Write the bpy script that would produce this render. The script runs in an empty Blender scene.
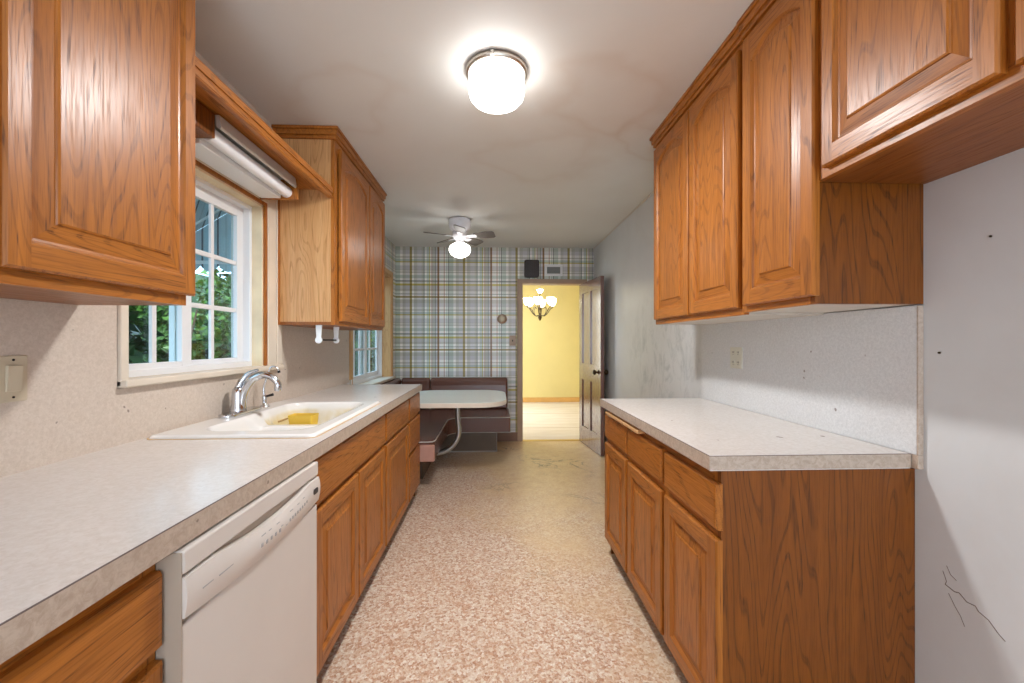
import bpy, bmesh, math, random
from mathutils import Vector, Matrix
random.seed(7)
sc = bpy.context.scene
C = sc.collection
PI = math.pi
# ---------------------------------------------------------------- camera, world, lights, exposure
cd = bpy.data.cameras.new('camera'); cam = bpy.data.objects.new('camera', cd); C.objects.link(cam)
cam.location = (0, 0, 1.25); cam.rotation_euler = (PI/2, 0, -math.atan(18/415))
cd.sensor_width = 36; cd.lens = 415/1024*36; cd.shift_y = 1.5/1024; cd.clip_start = .02
sc.camera = cam
w = bpy.data.worlds.new('sky'); sc.world = w; w.use_nodes = True
nt = w.node_tree; bg = nt.nodes['Background']
bg.inputs['Color'].default_value = (.62, .80, 1.0, 1); bg.inputs['Strength'].default_value = 4.6
sc.view_settings.view_transform = 'Standard'; sc.view_settings.look = 'None'
sc.view_settings.exposure = 0.03; sc.view_settings.gamma = 1; sc.view_settings.use_curve_mapping = False
sc.cycles.max_bounces = 8; sc.cycles.diffuse_bounces = 5; sc.cycles.glossy_bounces = 4
sc.cycles.transparent_max_bounces = 12; sc.cycles.sample_clamp_indirect = 4
sc.cycles.caustics_reflective = False; sc.cycles.caustics_refractive = False

def light(name, kind, loc, rot, energy, color=(1, 1, 1), **kw):
    d = bpy.data.lights.new(name, kind); d.energy = energy; d.color = color
    for k, v in kw.items(): setattr(d, k, v)
    o = bpy.data.objects.new(name, d); C.objects.link(o); o.location = loc; o.rotation_euler = rot
    return o
light('sun', 'SUN', (0, 0, 6), (math.radians(38), math.radians(40), 0), 5.0, (1, .95, .85), angle=math.radians(1))
# added fill light behind the camera, out of view
light('rear_fill_light', 'AREA', (0.05, -1.95, 1.45), (-PI/2, 0, PI), 24, (.93, .97, 1), shape='RECTANGLE', size=1.9, size_y=1.6)
# the ceiling lamp's own downward light, at the underside of its glass drum
light('ceiling_lamp_light', 'AREA', (.012, 1.85, 2.306), (0, 0, 0), 28, (1, .99, .985), shape='DISK', size=.17)
# added fill light at the unseen left side of the dining room
light('dining_fill_light', 'AREA', (-0.75, 7.3, 1.4), (0, -PI/2, 0), 50, (1, .98, .95), shape='RECTANGLE', size=1.6, size_y=1.5)

# ---------------------------------------------------------------- materials
class NT:
    def __init__(s, name, rough=.5, spec=.5, metal=0, color=(.8, .8, .8)):
        s.m = bpy.data.materials.new(name); s.m.use_nodes = True
        s.t = s.m.node_tree; s.b = s.t.nodes['Principled BSDF']
        s.b.inputs['Roughness'].default_value = rough; s.b.inputs['Metallic'].default_value = metal
        s.b.inputs['Specular IOR Level'].default_value = spec
        s.b.inputs['Base Color'].default_value = (*color, 1)
    def n(s, typ, **kw):
        nd = s.t.nodes.new(typ)
        for k, v in kw.items():
            if hasattr(nd, k) and k not in nd.inputs: setattr(nd, k, v)
            else: s.set(nd.inputs[k], v)
        return nd
    def set(s, sock, v):
        if isinstance(v, bpy.types.NodeSocket): s.t.links.new(v, sock)
        elif isinstance(v, (tuple, list)) and len(v) == 3 and sock.type == 'RGBA': sock.default_value = (*v, 1)
        else: sock.default_value = v
    def math(s, op, a, b=None, clamp=False):
        nd = s.t.nodes.new('ShaderNodeMath'); nd.operation = op; nd.use_clamp = clamp
        s.set(nd.inputs[0], a)
        if b is not None: s.set(nd.inputs[1], b)
        return nd.outputs[0]
    def vmath(s, op, a, b):
        nd = s.t.nodes.new('ShaderNodeVectorMath'); nd.operation = op
        s.set(nd.inputs[0], a); s.set(nd.inputs[1], b); return nd.outputs[0]
    def coord(s, which='Object'):
        return s.t.nodes.new('ShaderNodeTexCoord').outputs[which]
    def pos(s):
        return s.t.nodes.new('ShaderNodeNewGeometry').outputs['Position']
    def noise(s, vec, scale=1, detail=2, rough=.5, dist=0):
        nd = s.t.nodes.new('ShaderNodeTexNoise')
        s.set(nd.inputs['Vector'], vec); nd.inputs['Scale'].default_value = scale
        nd.inputs['Detail'].default_value = detail; nd.inputs['Roughness'].default_value = rough
        nd.inputs['Distortion'].default_value = dist
        return nd.outputs['Fac']
    def ramp(s, fac, stops, interp='LINEAR'):
        nd = s.t.nodes.new('ShaderNodeValToRGB'); e = nd.color_ramp.elements; nd.color_ramp.interpolation = interp
        while len(e) < len(stops): e.new(1)
        for k, (p, c) in enumerate(stops):
            e[k].position = p; e[k].color = (*c, 1) if len(c) == 3 else c
        s.set(nd.inputs[0], fac); return nd.outputs[0]
    def mix(s, fac, a, b, mode='MIX'):
        nd = s.t.nodes.new('ShaderNodeMix'); nd.data_type = 'RGBA'; nd.blend_type = mode
        s.set(nd.inputs[0], fac); s.set(nd.inputs[6], a); s.set(nd.inputs[7], b); return nd.outputs[2]
    def sep(s, vec):
        nd = s.t.nodes.new('ShaderNodeSeparateXYZ'); s.set(nd.inputs[0], vec); return nd.outputs
    def bump(s, h, strength=.2, dist=.01):
        nd = s.t.nodes.new('ShaderNodeBump'); nd.inputs['Strength'].default_value = strength
        nd.inputs['Distance'].default_value = dist; s.set(nd.inputs['Height'], h)
        s.t.links.new(nd.outputs[0], s.b.inputs['Normal'])
    def col(s, c): s.set(s.b.inputs['Base Color'], c)
    def rough(s, c): s.set(s.b.inputs['Roughness'], c)

G3 = lambda v: (v, v, v)
def oak(name, axis, base=(.335, .108, .013), dark=(.08, .019, .002), light=(.46, .160, .023), rough=.36, ring=1.0):
    s = NT(name, rough, .35)
    p = s.coord()
    rnd = s.t.nodes.new('ShaderNodeObjectInfo').outputs['Random']
    off = s.t.nodes.new('ShaderNodeCombineXYZ')
    for i in range(3): s.set(off.inputs[i], s.math('MULTIPLY', rnd, 7.3 + 5*i))
    q = s.vmath('ADD', p, off.outputs[0])
    sA = [8.0]*3; sA[axis] = .9
    sB = [330.]*3; sB[axis] = 11.
    sC = [40.]*3; sC[axis] = 1.3
    low = s.noise(s.vmath('MULTIPLY', q, tuple(sA)), 1, 1.5, .45, .1)
    wav = s.math('SINE', s.math('MULTIPLY', low, 120.0))
    ringm = s.ramp(wav, [(0, G3(0)), (.62, G3(0)), (.95, G3(1)), (1, G3(.75))])
    pores = s.ramp(s.noise(s.vmath('MULTIPLY', q, tuple(sB)), 1, 2, .6), [(.34, G3(1)), (.50, G3(0))])
    mid = s.noise(s.vmath('MULTIPLY', q, tuple(sC)), 1, 3, .6)
    c = s.mix(s.ramp(mid, [(.3, G3(0)), (.7, G3(1))]), base, light)
    c = s.mix(s.math('MULTIPLY', ringm, .30*ring), c, dark)
    c = s.mix(s.math('MULTIPLY', s.math('MULTIPLY', pores, s.math('ADD', s.math('MULTIPLY', ringm, .55), .30)), .95), c, dark)
    s.col(c)
    s.rough(s.math('ADD', s.math('MULTIPLY', pores, .18), rough))
    s.bump(s.math('MULTIPLY', pores, -1.0), .05, .001)
    s.b.inputs['Coat Weight'].default_value = .15; s.b.inputs['Coat Roughness'].default_value = .28
    return s.m
M = {}
M['oak_x'] = oak('oak grain along x', 0); M['oak_y'] = oak('oak grain along y', 1); M['oak_z'] = oak('oak grain along z', 2)
M['panel_z'] = oak('shade darkened oak veneer side', 2, base=(.175, .049, .0035), dark=(.045, .010, .001), light=(.235, .070, .005), rough=.38, ring=1.5)  # darker oak copy, shade on the unlit side faces painted into it
M['pale_z'] = oak('window lit pale oak veneer side', 2, base=(.56, .29, .11), dark=(.33, .14, .04), light=(.66, .38, .17), rough=.34, ring=1.1)  # paler oak copy, window light on the cabinet side painted into it
M['under_y'] = oak('oak veneer underside', 1, base=(.24, .072, .011), dark=(.12, .03, .004), light=(.30, .10, .018), rough=.4)
M['pine'] = oak('bare pine', 2, base=(.62, .36, .15), dark=(.42, .18, .05), light=(.70, .44, .21), rough=.5, ring=.6)

def simple(name, col, rough=.5, metal=0, spec=.5, bump=None, var=0):
    s = NT(name, rough, spec, metal, col)
    if var or bump:
        f = s.noise(s.coord(), bump[0] if bump else 6, 3)
        if var: s.col(s.mix(s.ramp(f, [(.3, G3(0)), (.7, G3(1))]), tuple(x*(1-var) for x in col), tuple(min(1, x*(1+var)) for x in col)))
        if bump: s.bump(f, bump[1], .002)
    return s.m
def emit(name, col, strength):
    s = NT(name, .4, .5, 0, col)
    s.b.inputs['Emission Color'].default_value = (*col, 1); s.b.inputs['Emission Strength'].default_value = strength
    return s.m
M['white_vinyl'] = simple('white vinyl', (.80, .82, .84), .35)
M['cream'] = simple('cream painted casing', (.72, .64, .53), .5, var=.06)
M['bare_cream'] = simple('patched bare wood jamb', (.78, .66, .45), .6, var=.14)
M['white_metal'] = simple('white enamel', (.82, .83, .84), .3)
M['fan_white'] = simple('white fan enamel', (.80, .80, .84), .35)
M['blade'] = simple('grey brown fan blade', (.16, .14, .125), .45, var=.1)
M['chrome'] = simple('chrome', (.62, .63, .66), .14, 1)
M['dull_chrome'] = simple('dull chrome tube', (.50, .52, .50), .3, .9)
M['nickel'] = simple('brushed nickel', (.62, .58, .52), .35, 1)
M['black'] = simple('black rubber', (.015, .013, .012), .6)
M['darkgap'] = simple('dark kick board', (.035, .028, .022), .8)
M['dw'] = simple('off white dishwasher enamel', (.66, .61, .565), .38, var=.02)
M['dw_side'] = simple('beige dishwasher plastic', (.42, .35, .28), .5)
M['grey_mark'] = simple('grey printed mark', (.38, .37, .37), .5)
M['badge'] = simple('dark badge', (.05, .05, .06), .3, .4)
M['almond'] = simple('almond plastic', (.60, .52, .38), .45)
M['ivory'] = simple('ivory plastic', (.66, .65, .56), .45)
M['enamel'] = simple('white sink enamel', (.80, .785, .76), .12)
M['stain'] = simple('yellow mineral stain', (.62, .53, .30), .4, var=.2)
M['yellow'] = simple('yellow plastic', (.82, .56, .07), .4)
M['wood_handle'] = simple('tan handle', (.55, .36, .16), .5)
M['vinyl'] = simple('brown booth vinyl', (.15, .065, .045), .27, bump=(140, .08), var=.1)
M['vinyl_end_lit'] = simple('lamp lit pinkish tan vinyl end', (.50, .27, .21), .4, var=.08)  # brown vinyl lightened, the lamp's light on the end painted in
M['vinyl_dark'] = simple('dark brown vinyl kick', (.15, .105, .07), .5, var=.1)
M['piping'] = simple('light grey piping', (.50, .46, .42), .4)
M['black_brown'] = simple('dark brown plastic', (.035, .022, .018), .45)
M['door_wood'] = oak('dark brown varnished door', 2, base=(.13, .048, .035), dark=(.06, .02, .015), light=(.18, .07, .05), rough=.2, ring=.5)
for n_ in [M['door_wood'].node_tree.nodes['Principled BSDF']]: n_.inputs['Coat Weight'].default_value = 1; n_.inputs['Coat IOR'].default_value = 1.9; n_.inputs['Coat Roughness'].default_value = .12
M['casing_brown'] = simple('pinkish brown casing', (.42, .29, .20), .45, var=.08)
M['base_brown'] = simple('brown baseboard', (.24, .13, .08), .5, var=.1)
M['base_orange'] = simple('orange wood baseboard', (.66, .38, .12), .45, var=.1)
M['bronze'] = simple('dark bronze', (.06, .04, .02), .4, .8)
M['brass'] = simple('brass strip', (.66, .46, .14), .3, .9)
M['globe'] = emit('lit opal glass globe', (1, .985, .965), 10)
M['fan_globe'] = emit('lit fan globe', (1, .97, .92), 9)
M['bulb_shade'] = emit('lit chandelier glass', (1, .93, .72), 16)
M['lens'] = simple('white fluorescent tube', (.88, .90, .94), .3)
M['strip_metal'] = simple('grey white fixture metal', (.60, .57, .52), .4)
M['under_white'] = simple('pale cabinet underside', (.62, .57, .50), .5, var=.06)
M['black_plate'] = simple('grey vent louvre', (.22, .23, .22), .5)
# glass
def glass():
    s = NT('window glass'); t = s.t
    tr = t.nodes.new('ShaderNodeBsdfTransparent'); tr.inputs[0].default_value = (.86, .95, .96, 1)
    gl = t.nodes.new('ShaderNodeBsdfGlossy'); gl.inputs['Roughness'].default_value = .02
    lw = t.nodes.new('ShaderNodeLayerWeight'); lw.inputs['Blend'].default_value = .5
    fac = s.math('ADD', s.math('MULTIPLY', s.math('POWER', lw.outputs['Facing'], 4.0), .55), .03)
    mx = t.nodes.new('ShaderNodeMixShader')
    t.links.new(fac, mx.inputs[0]); t.links.new(tr.outputs[0], mx.inputs[1]); t.links.new(gl.outputs[0], mx.inputs[2])
    t.links.new(mx.outputs[0], t.nodes['Material Output'].inputs[0]); return s.m
M['glass'] = glass()
# floor: speckled chip vinyl
def floor_mat():
    s = NT('chip pattern vinyl floor', .32)
    p = s.pos()
    v = s.n('ShaderNodeTexVoronoi'); s.set(v.inputs['Vector'], p); v.inputs['Scale'].default_value = 92
    v2 = s.n('ShaderNodeTexVoronoi'); s.set(v2.inputs['Vector'], p); v2.inputs['Scale'].default_value = 190
    r = s.sep(v.outputs['Color'])[0]; r2 = s.sep(v2.outputs['Color'])[1]
    stops = [(0, (.44, .21, .11)), (.16, (.60, .35, .22)), (.34, (.65, .44, .30)), (.50, (.72, .57, .43)), (.66, (.80, .70, .57)), (.84, (.88, .82, .73))]
    c = s.mix(.36, s.ramp(r, stops, 'CONSTANT'), s.ramp(r2, stops, 'CONSTANT'))
    xyz = s.sep(p)
    big = s.noise(p, 2.2, 4, .6)
    c = s.mix(s.math('MULTIPLY', s.ramp(big, [(.4, G3(0)), (.7, G3(1))]), .22), c, (.46, .27, .16), 'MIX')
    # worn, dulled walkway towards the doorway, with yellow doorway light painted into it
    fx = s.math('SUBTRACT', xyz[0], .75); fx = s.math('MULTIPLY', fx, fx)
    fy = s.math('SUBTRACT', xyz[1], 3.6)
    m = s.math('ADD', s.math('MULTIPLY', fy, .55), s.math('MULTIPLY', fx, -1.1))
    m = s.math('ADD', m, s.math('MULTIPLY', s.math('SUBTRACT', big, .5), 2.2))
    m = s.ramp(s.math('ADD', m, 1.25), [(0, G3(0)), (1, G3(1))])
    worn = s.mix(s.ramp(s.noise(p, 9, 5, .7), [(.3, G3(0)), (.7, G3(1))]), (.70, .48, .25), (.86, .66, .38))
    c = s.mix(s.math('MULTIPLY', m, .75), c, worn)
    # dark scuffs
    sc_ = s.ramp(s.noise(p, 3.1, 6, .65, 1.2), [(.475, G3(0)), (.5, G3(1)), (.525, G3(0))])
    sc2 = s.ramp(s.noise(p, 1.3, 2, .5), [(.52, G3(0)), (.62, G3(1))])
    c = s.mix(s.math('MULTIPLY', s.math('MULTIPLY', sc_, sc2), s.math('MULTIPLY', m, .85)), c, (.2, .12, .07))
    s.col(c); s.rough(s.ramp(big, [(.3, G3(.30)), (.7, G3(.42))]))
    s.bump(s.noise(p, 35, 3), .12, .003)
    return s.m
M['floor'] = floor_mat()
def wall_paint(name, col, stains=True):
    s = NT(name, .38); p = s.pos()
    a = s.noise(p, 1.7, 4, .6)
    c = s.mix(s.ramp(a, [(.35, G3(0)), (.7, G3(1))]), col, tuple(x*.93 for x in col))
    if stains:
        xyz = s.sep(p)
        ym = s.math('SUBTRACT', xyz[1], 3.1); ym = s.math('MULTIPLY', ym, ym)
        zm = s.math('SUBTRACT', xyz[2], 1.15); zm = s.math('MULTIPLY', zm, zm)
        m = s.math('SUBTRACT', .75, s.math('ADD', s.math('MULTIPLY', ym, .9), s.math('MULTIPLY', zm, 2.2)), True)
        st = s.ramp(s.noise(s.vmath('MULTIPLY', p, (1, 1, .6)), 9, 6, .7, .6), [(.48, G3(0)), (.66, G3(1))])
        c = s.mix(s.math('MULTIPLY', m, s.math('MULTIPLY', st, .8)), c, (.25, .29, .31))
        sm = s.ramp(s.noise(p, 2.6, 5, .6, .4), [(.5, G3(0)), (.75, G3(1))])
        c = s.mix(s.math('MULTIPLY', sm, .14), c, (.42, .36, .30))
    s.col(c); s.bump(s.noise(p, 20, 3), .08, .003)
    return s.m
M['paint'] = wall_paint('grey white wall paint', (.655, .675, .69))
M['paint_plain'] = wall_paint('off white wall paint', (.66, .60, .54), False)
M['yellow_paint'] = wall_paint('butter yellow paint', (.76, .66, .30), False)
def ceiling_mat():
    s = NT('water stained ceiling', .6); p = s.pos()
    c = s.mix(s.ramp(s.noise(p, 1.1, 4, .55), [(.3, G3(0)), (.7, G3(1))]), (.775, .785, .765), (.72, .715, .69))
    for cx, cy, R, st in ((.62, 2.15, .30, .55), (.95, 2.45, .2, .5), (-.85, 2.1, .25, .35), (.30, 2.75, .3, .35)):
        d = s.t.nodes.new('ShaderNodeVectorMath'); d.operation = 'DISTANCE'
        wv = s.t.nodes.new('ShaderNodeTexNoise'); s.set(wv.inputs['Vector'], p); wv.inputs['Scale'].default_value = 1.7; wv.inputs['Detail'].default_value = 3
        q = s.vmath('ADD', p, s.vmath('MULTIPLY', s.vmath('SUBTRACT', wv.outputs['Color'], (.5, .5, .5)), (.9, .9, 0)))
        s.set(d.inputs[0], q); d.inputs[1].default_value = (cx, cy, 2.465)
        rr = s.ramp(s.math('DIVIDE', d.outputs['Value'], R*2), [(0, G3(.35)), (.34, G3(.5)), (.46, G3(.95)), (.62, G3(.35)), (1, G3(0))])
        c = s.mix(s.math('MULTIPLY', rr, st*.6), c, (.52, .38, .27))
    s.col(c); s.bump(s.noise(p, 14, 4), .1, .004)
    return s.m
M['ceiling'] = ceiling_mat()
def laminate(name, a, b, fleck=(.45, .36, .27), rough=.3, amt=.5, sc_=60):
    s = NT(name, rough); p = s.pos()
    f = s.noise(p, sc_, 4, .7, .6)
    c = s.mix(s.ramp(f, [(.38, G3(0)), (.62, G3(1))]), a, b)
    f2 = s.ramp(s.noise(p, sc_*2.2, 2, .5), [(.56, G3(0)), (.66, G3(1))])
    c = s.mix(s.math('MULTIPLY', f2, amt), c, fleck)
    f3 = s.ramp(s.noise(p, 2.5, 4, .6), [(.45, G3(0)), (.75, G3(1))])
    c = s.mix(s.math('MULTIPLY', f3, .12), c, (.45, .36, .30))
    sp = s.ramp(s.noise(p, 24, 1, .4), [(.785, G3(0)), (.80, G3(1))])
    c = s.mix(s.math('MULTIPLY', sp, .7), c, (.14, .09, .07))
    s.col(c)
    return s.m
M['counter'] = laminate('off white counter laminate', (.66, .61, .57), (.72, .68, .65), amt=.12, rough=.24)
M['counter_edge'] = laminate('tan counter edge laminate', (.42, .33, .26), (.54, .45, .37), amt=.3, rough=.35)
M['splash_l'] = laminate('cream fleck laminate', (.58, .49, .41), (.66, .57, .49), amt=.2, rough=.35, sc_=95)
M['splash_r'] = laminate('grey white fleck laminate', (.62, .635, .65), (.72, .735, .75), fleck=(.52, .53, .54), amt=.25, rough=.33, sc_=110)
M['table_top'] = laminate('pale table laminate', (.76, .77, .69), (.82, .83, .75), amt=.1, rough=.18)
def plaid():
    s = NT('plaid foil wallpaper', .30); p = s.pos(); xyz = s.sep(p)
    W = (1, 1, 1)
    br = (.34, .20, .10); ol = (.42, .34, .12); ye = (.66, .58, .18); dg = (.26, .31, .28); gr = (.66, .66, .62); pk = (.62, .44, .36); lv = (.76, .76, .79); lg = (.66, .74, .70)
    V = [(0, br), (.035, W), (.12, pk), (.135, W), (.165, lg), (.185, W), (.20, dg), (.217, lg), (.30, W), (.345, gr), (.40, lv), (.48, ol), (.52, W),
         (.555, gr), (.62, lv), (.70, gr), (.74, dg), (.755, W), (.80, lg), (.845, ye), (.862, W), (.885, pk), (.90, gr), (.955, dg), (.965, lv)]
    Hh = [(0, ol), (.03, W), (.06, gr), (.13, lv), (.20, W), (.25, gr), (.27, W), (.30, lg), (.34, ye), (.36, W), (.42, lv), (.50, gr), (.515, W), (.535, gr), (.555, W),
          (.60, lg), (.66, W), (.70, dg), (.715, gr), (.735, W), (.76, ye), (.80, lv), (.86, gr), (.90, W), (.95, dg), (.962, W)]
    u = s.math('ADD', xyz[0], xyz[1])
    u = s.math('FRACT', s.math('ADD', s.math('MULTIPLY', u, 1/.667), .155))
    v = s.math('FRACT', s.math('ADD', s.math('MULTIPLY', xyz[2], -1/.667), 3.76))
    cv = s.ramp(u, V, 'CONSTANT'); ch = s.ramp(v, Hh, 'CONSTANT')
    c = s.mix(1.0, cv, ch, 'MULTIPLY')
    c = s.mix(1.0, c, (.97, .95, .91), 'MULTIPLY')
    s.col(c);     s.bump(s.noise(p, 60, 2), .05, .002)
    return s.m
M['plaid'] = plaid()
def subfloor():
    s = NT('pale dusty subfloor', .55); p = s.pos()
    c = s.mix(s.ramp(s.noise(s.vmath('MULTIPLY', p, (.5, 3, 1)), 3, 5, .65), [(.35, G3(0)), (.65, G3(1))]), (.72, .64, .56), (.84, .78, .72))
    y = s.sep(p)[1]
    ln = s.ramp(s.math('FRACT', s.math('DIVIDE', y, 1.22)), [(0, G3(1)), (.018, G3(0))], 'CONSTANT')
    c = s.mix(s.math('MULTIPLY', ln, .8), c, (.42, .28, .16))
    s.col(c); return s.m
M['subfloor'] = subfloor()
def leafmat(name, a, b):
    s = NT(name, .45); 
    c = s.mix(s.ramp(s.noise(s.pos(), 7, 2), [(.35, G3(0)), (.65, G3(1))]), a, b)
    s.col(c); return s.m
M['leaf'] = leafmat('shrub leaves', (.015, .05, .012), (.11, .24, .04))
M['leaf_dark'] = leafmat('dark shrub leaves', (.012, .035, .012), (.05, .12, .035))
M['stem'] = simple('bark', (.09, .06, .04), .8)
M['ground'] = simple('soil', (.12, .09, .06), .9, var=.2)
def awning_mat():
    s = NT('blue grey ribbed awning metal', .35)
    y = s.sep(s.pos())
    m = s.ramp(s.math('FRACT', s.math('DIVIDE', s.math('ADD', y[1], y[0]), .105)), [(0, G3(1)), (.12, G3(0)), (.55, G3(.25)), (.62, G3(0))], 'CONSTANT')
    s.col(s.mix(m, (.46, .64, .72), (.08, .14, .18))); return s.m
M['awning'] = awning_mat()
M['awning_white'] = simple('white awning seam', (.85, .9, .92), .4)
M['stucco'] = simple('outside stucco', (.5, .5, .48), .8)
M['crack'] = simple('dark plaster crack', (.16, .12, .11), .9)

# ---------------------------------------------------------------- mesh helpers
class MB:
    def __init__(s): s.v = []; s.f = []; s.m = []; s.s = []
    def add(s, vs, fs, mi=0, smooth=False, mat=None):
        o = len(s.v); s.v += [tuple((mat @ Vector(a)) if mat else a) for a in vs]
        for f in fs: s.f.append(tuple(o+i for i in f)); s.m.append(mi); s.s.append(smooth)
        return s
    def box(s, x0, x1, y0, y1, z0, z1, mi=0, mat=None):
        vs = [(x, y, z) for x in (x0, x1) for y in (y0, y1) for z in (z0, z1)]
        return s.add(vs, [(0, 1, 3, 2), (4, 6, 7, 5), (0, 4, 5, 1), (2, 3, 7, 6), (0, 2, 6, 4), (1, 5, 7, 3)], mi, False, mat)
    def tube(s, pts, r, seg=10, mi=0, mat=None):
        pts = [Vector(p) for p in pts]; n = len(pts)
        rs = r if isinstance(r, (list, tuple)) else [r]*n
        vs = []; up = Vector((0, 0, 1))
        prev = None
        for i, p in enumerate(pts):
            t = (pts[min(i+1, n-1)]-pts[max(i-1, 0)]).normalized()
            a = prev if prev is not None else (up if abs(t.z) < .9 else Vector((1, 0, 0)))
            a = (a - t*a.dot(t)).normalized(); prev = a; b = t.cross(a)
            for k in range(seg):
                an = 2*PI*k/seg; vs.append(p+rs[i]*(math.cos(an)*a+math.sin(an)*b))
        fs = [(i*seg+k, i*seg+(k+1) % seg, (i+1)*seg+(k+1) % seg, (i+1)*seg+k) for i in range(n-1) for k in range(seg)]
        s.add(vs, fs, mi, True, mat)
        s.add(vs[:seg], [tuple(range(seg))[::-1]], mi, False, mat); s.add(vs[-seg:], [tuple(range(seg))], mi, False, mat)
        return s
    def lathe(s, prof, c=(0, 0, 0), seg=32, mi=0, mat=None, caps=True):
        vs = [(c[0]+r*math.cos(2*PI*k/seg), c[1]+r*math.sin(2*PI*k/seg), c[2]+z) for r, z in prof for k in range(seg)]
        n = len(prof)
        s.add(vs, [(i*seg+k, i*seg+(k+1) % seg, (i+1)*seg+(k+1) % seg, (i+1)*seg+k) for i in range(n-1) for k in range(seg)], mi, True, mat)
        if caps:
            if prof[0][0] > 1e-4: s.add(vs[:seg], [tuple(range(seg))[::-1]], mi, False, mat)
            if prof[-1][0] > 1e-4: s.add(vs[-seg:], [tuple(range(seg))], mi, False, mat)
        return s
    def prism(s, poly, lo, hi, axis=2, mi=0, mat=None):
        def P3(a, b, h): return (a, b, h) if axis == 2 else ((h, a, b) if axis == 0 else (a, h, b))
        n = len(poly); vs = [P3(a, b, lo) for a, b in poly]+[P3(a, b, hi) for a, b in poly]
        fs = [tuple(range(n))[::-1], tuple(range(n, 2*n))]+[(i, (i+1) % n, n+(i+1) % n, n+i) for i in range(n)]
        return s.add(vs, fs, mi, False, mat)
    def build(s, name, mats, parent=None, loc=None, bevel=0, seg=2, recalc=True):
        me = bpy.data.meshes.new(name); me.from_pydata(s.v, [], s.f)
        if not isinstance(mats, (list, tuple)): mats = [mats]
        for m in mats: me.materials.append(M[m] if isinstance(m, str) else m)
        me.polygons.foreach_set('material_index', s.m); me.polygons.foreach_set('use_smooth', s.s)
        if recalc:
            bm = bmesh.new(); bm.from_mesh(me)
            bmesh.ops.recalc_face_normals(bm, faces=bm.faces); bm.to_mesh(me); bm.free()
        o = bpy.data.objects.new(name, me); C.objects.link(o)
        if loc: o.location = loc
        if parent:
            o.parent = parent
            if not loc and parent.get('_w') is not None:   # geometry given in world axes
                o.location = -Vector(parent.get('_w'))
        if bevel:
            b = o.modifiers.new('bevel', 'BEVEL'); b.width = bevel; b.segments = seg; b.limit_method = 'ANGLE'; b.angle_limit = math.radians(35)
        return o
def tag(o, label, cat, group=None):
    o['label'] = label; o['category'] = cat
    if group: o['group'] = group
    return o
def thing(name, label, cat, loc, group=None):
    o = bpy.data.objects.new(name, None); o.empty_display_size = .05; C.objects.link(o); o.location = loc
    o['_w'] = list(loc); return tag(o, label, cat, group)
def struct(o): o['kind'] = 'structure'; return o
def rrect(x0, x1, y0, y1, r, n=8):
    pts = []
    for cx, cy, a0 in ((x1-r, y1-r, 0), (x0+r, y1-r, PI/2), (x0+r, y0+r, PI), (x1-r, y0+r, 1.5*PI)):
        pts += [(cx+r*math.cos(a0+PI/2*k/n), cy+r*math.sin(a0+PI/2*k/n)) for k in range(n+1)]
    return pts

# ---------------------------------------------------------------- room shell
XL, XR, YB, ZC, YF = -1.235, 1.28, 5.28, 2.465, -2.05
WX = -1.40        # outer face of the left wall
def wall_x(name, x0, x1, ya, yb, z1, holes, mats, fn=None):
    m = MB(); y = ya
    for (h0, h1, zb, zt) in sorted(holes):
        m.box(x0, x1, y, h0, 0, z1); m.box(x0, x1, h0, h1, 0, zb); m.box(x0, x1, h0, h1, zt, z1); y = h1
    m.box(x0, x1, y, yb, 0, z1)
    return struct(m.build(name, mats))
W1 = (1.44, 2.275, 1.125, 1.985); W2 = (3.67, 5.03, .845, 2.05)
wall_x('wall_left', WX, XL, YF-.12, 3.55, ZC, [W1], 'paint_plain')
wall_x('wall_left', WX, XL, 3.55, YB+.12, ZC, [W2], 'plaid')
wall_x('wall_right', XR, XR+.12, YF-.12, YB+.12, ZC, [], 'paint')
m = MB(); m.box(XL, .345, YB, YB+.12, 0, ZC); m.box(1.15, XR, YB, YB+.12, 0, ZC); m.box(.345, 1.15, YB, YB+.12, 2.03, ZC)
struct(m.build('wall_back', 'plaid'))
m = MB(); m.box(XL, -.95, YF-.12, YF, 0, ZC); m.box(1.05, XR, YF-.12, YF, 0, ZC); m.box(-.95, 1.05, YF-.12, YF, 0, .6); m.box(-.95, 1.05, YF-.12, YF, 2.3, ZC)
struct(m.build('wall_front', 'paint_plain'))
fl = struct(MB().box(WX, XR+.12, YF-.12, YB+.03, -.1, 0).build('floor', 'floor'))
struct(MB().box(WX-.25, XR+.3, YF-.3, YB+.12, ZC, ZC+.15).build('ceiling', 'ceiling'))
# the dining room beyond the doorway
struct(MB().box(-.9, 3.2, YB+.03, 8.9, -.1, -.004).build('floor.001', 'subfloor'))
struct(MB().box(-.9, 3.2, YB+.12, 8.9, ZC+.12, ZC+.22).build('ceiling.001', 'paint_plain'))
struct(MB().box(-.9, 3.2, 8.75, 8.87, -.004, ZC+.12).build('wall_dining_back', 'yellow_paint'))
struct(MB().box(3.08, 3.2, YB+.12, 8.75, -.004, ZC+.12).build('wall_dining_right', 'yellow_paint'))
m = MB(); m.box(-.9, -.8, YB+.12, 6.3, -.004, ZC+.12); m.box(-.9, -.8, 8.3, 8.75, -.004, ZC+.12); m.box(-.9, -.8, 6.3, 8.3, -.004, .5); m.box(-.9, -.8, 6.3, 8.3, 2.3, ZC+.12)
struct(m.build('wall_dining_left', 'yellow_paint'))
m = MB(); m.box(-.8, .345, YB+.12, YB+.13, -.004, ZC+.12); m.box(1.15, 3.08, YB+.12, YB+.13, -.004, ZC+.12); m.box(.345, 1.15, YB+.12, YB+.13, 2.03, ZC+.12)
struct(m.build('wall_dining_front', 'yellow_paint'))
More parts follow.
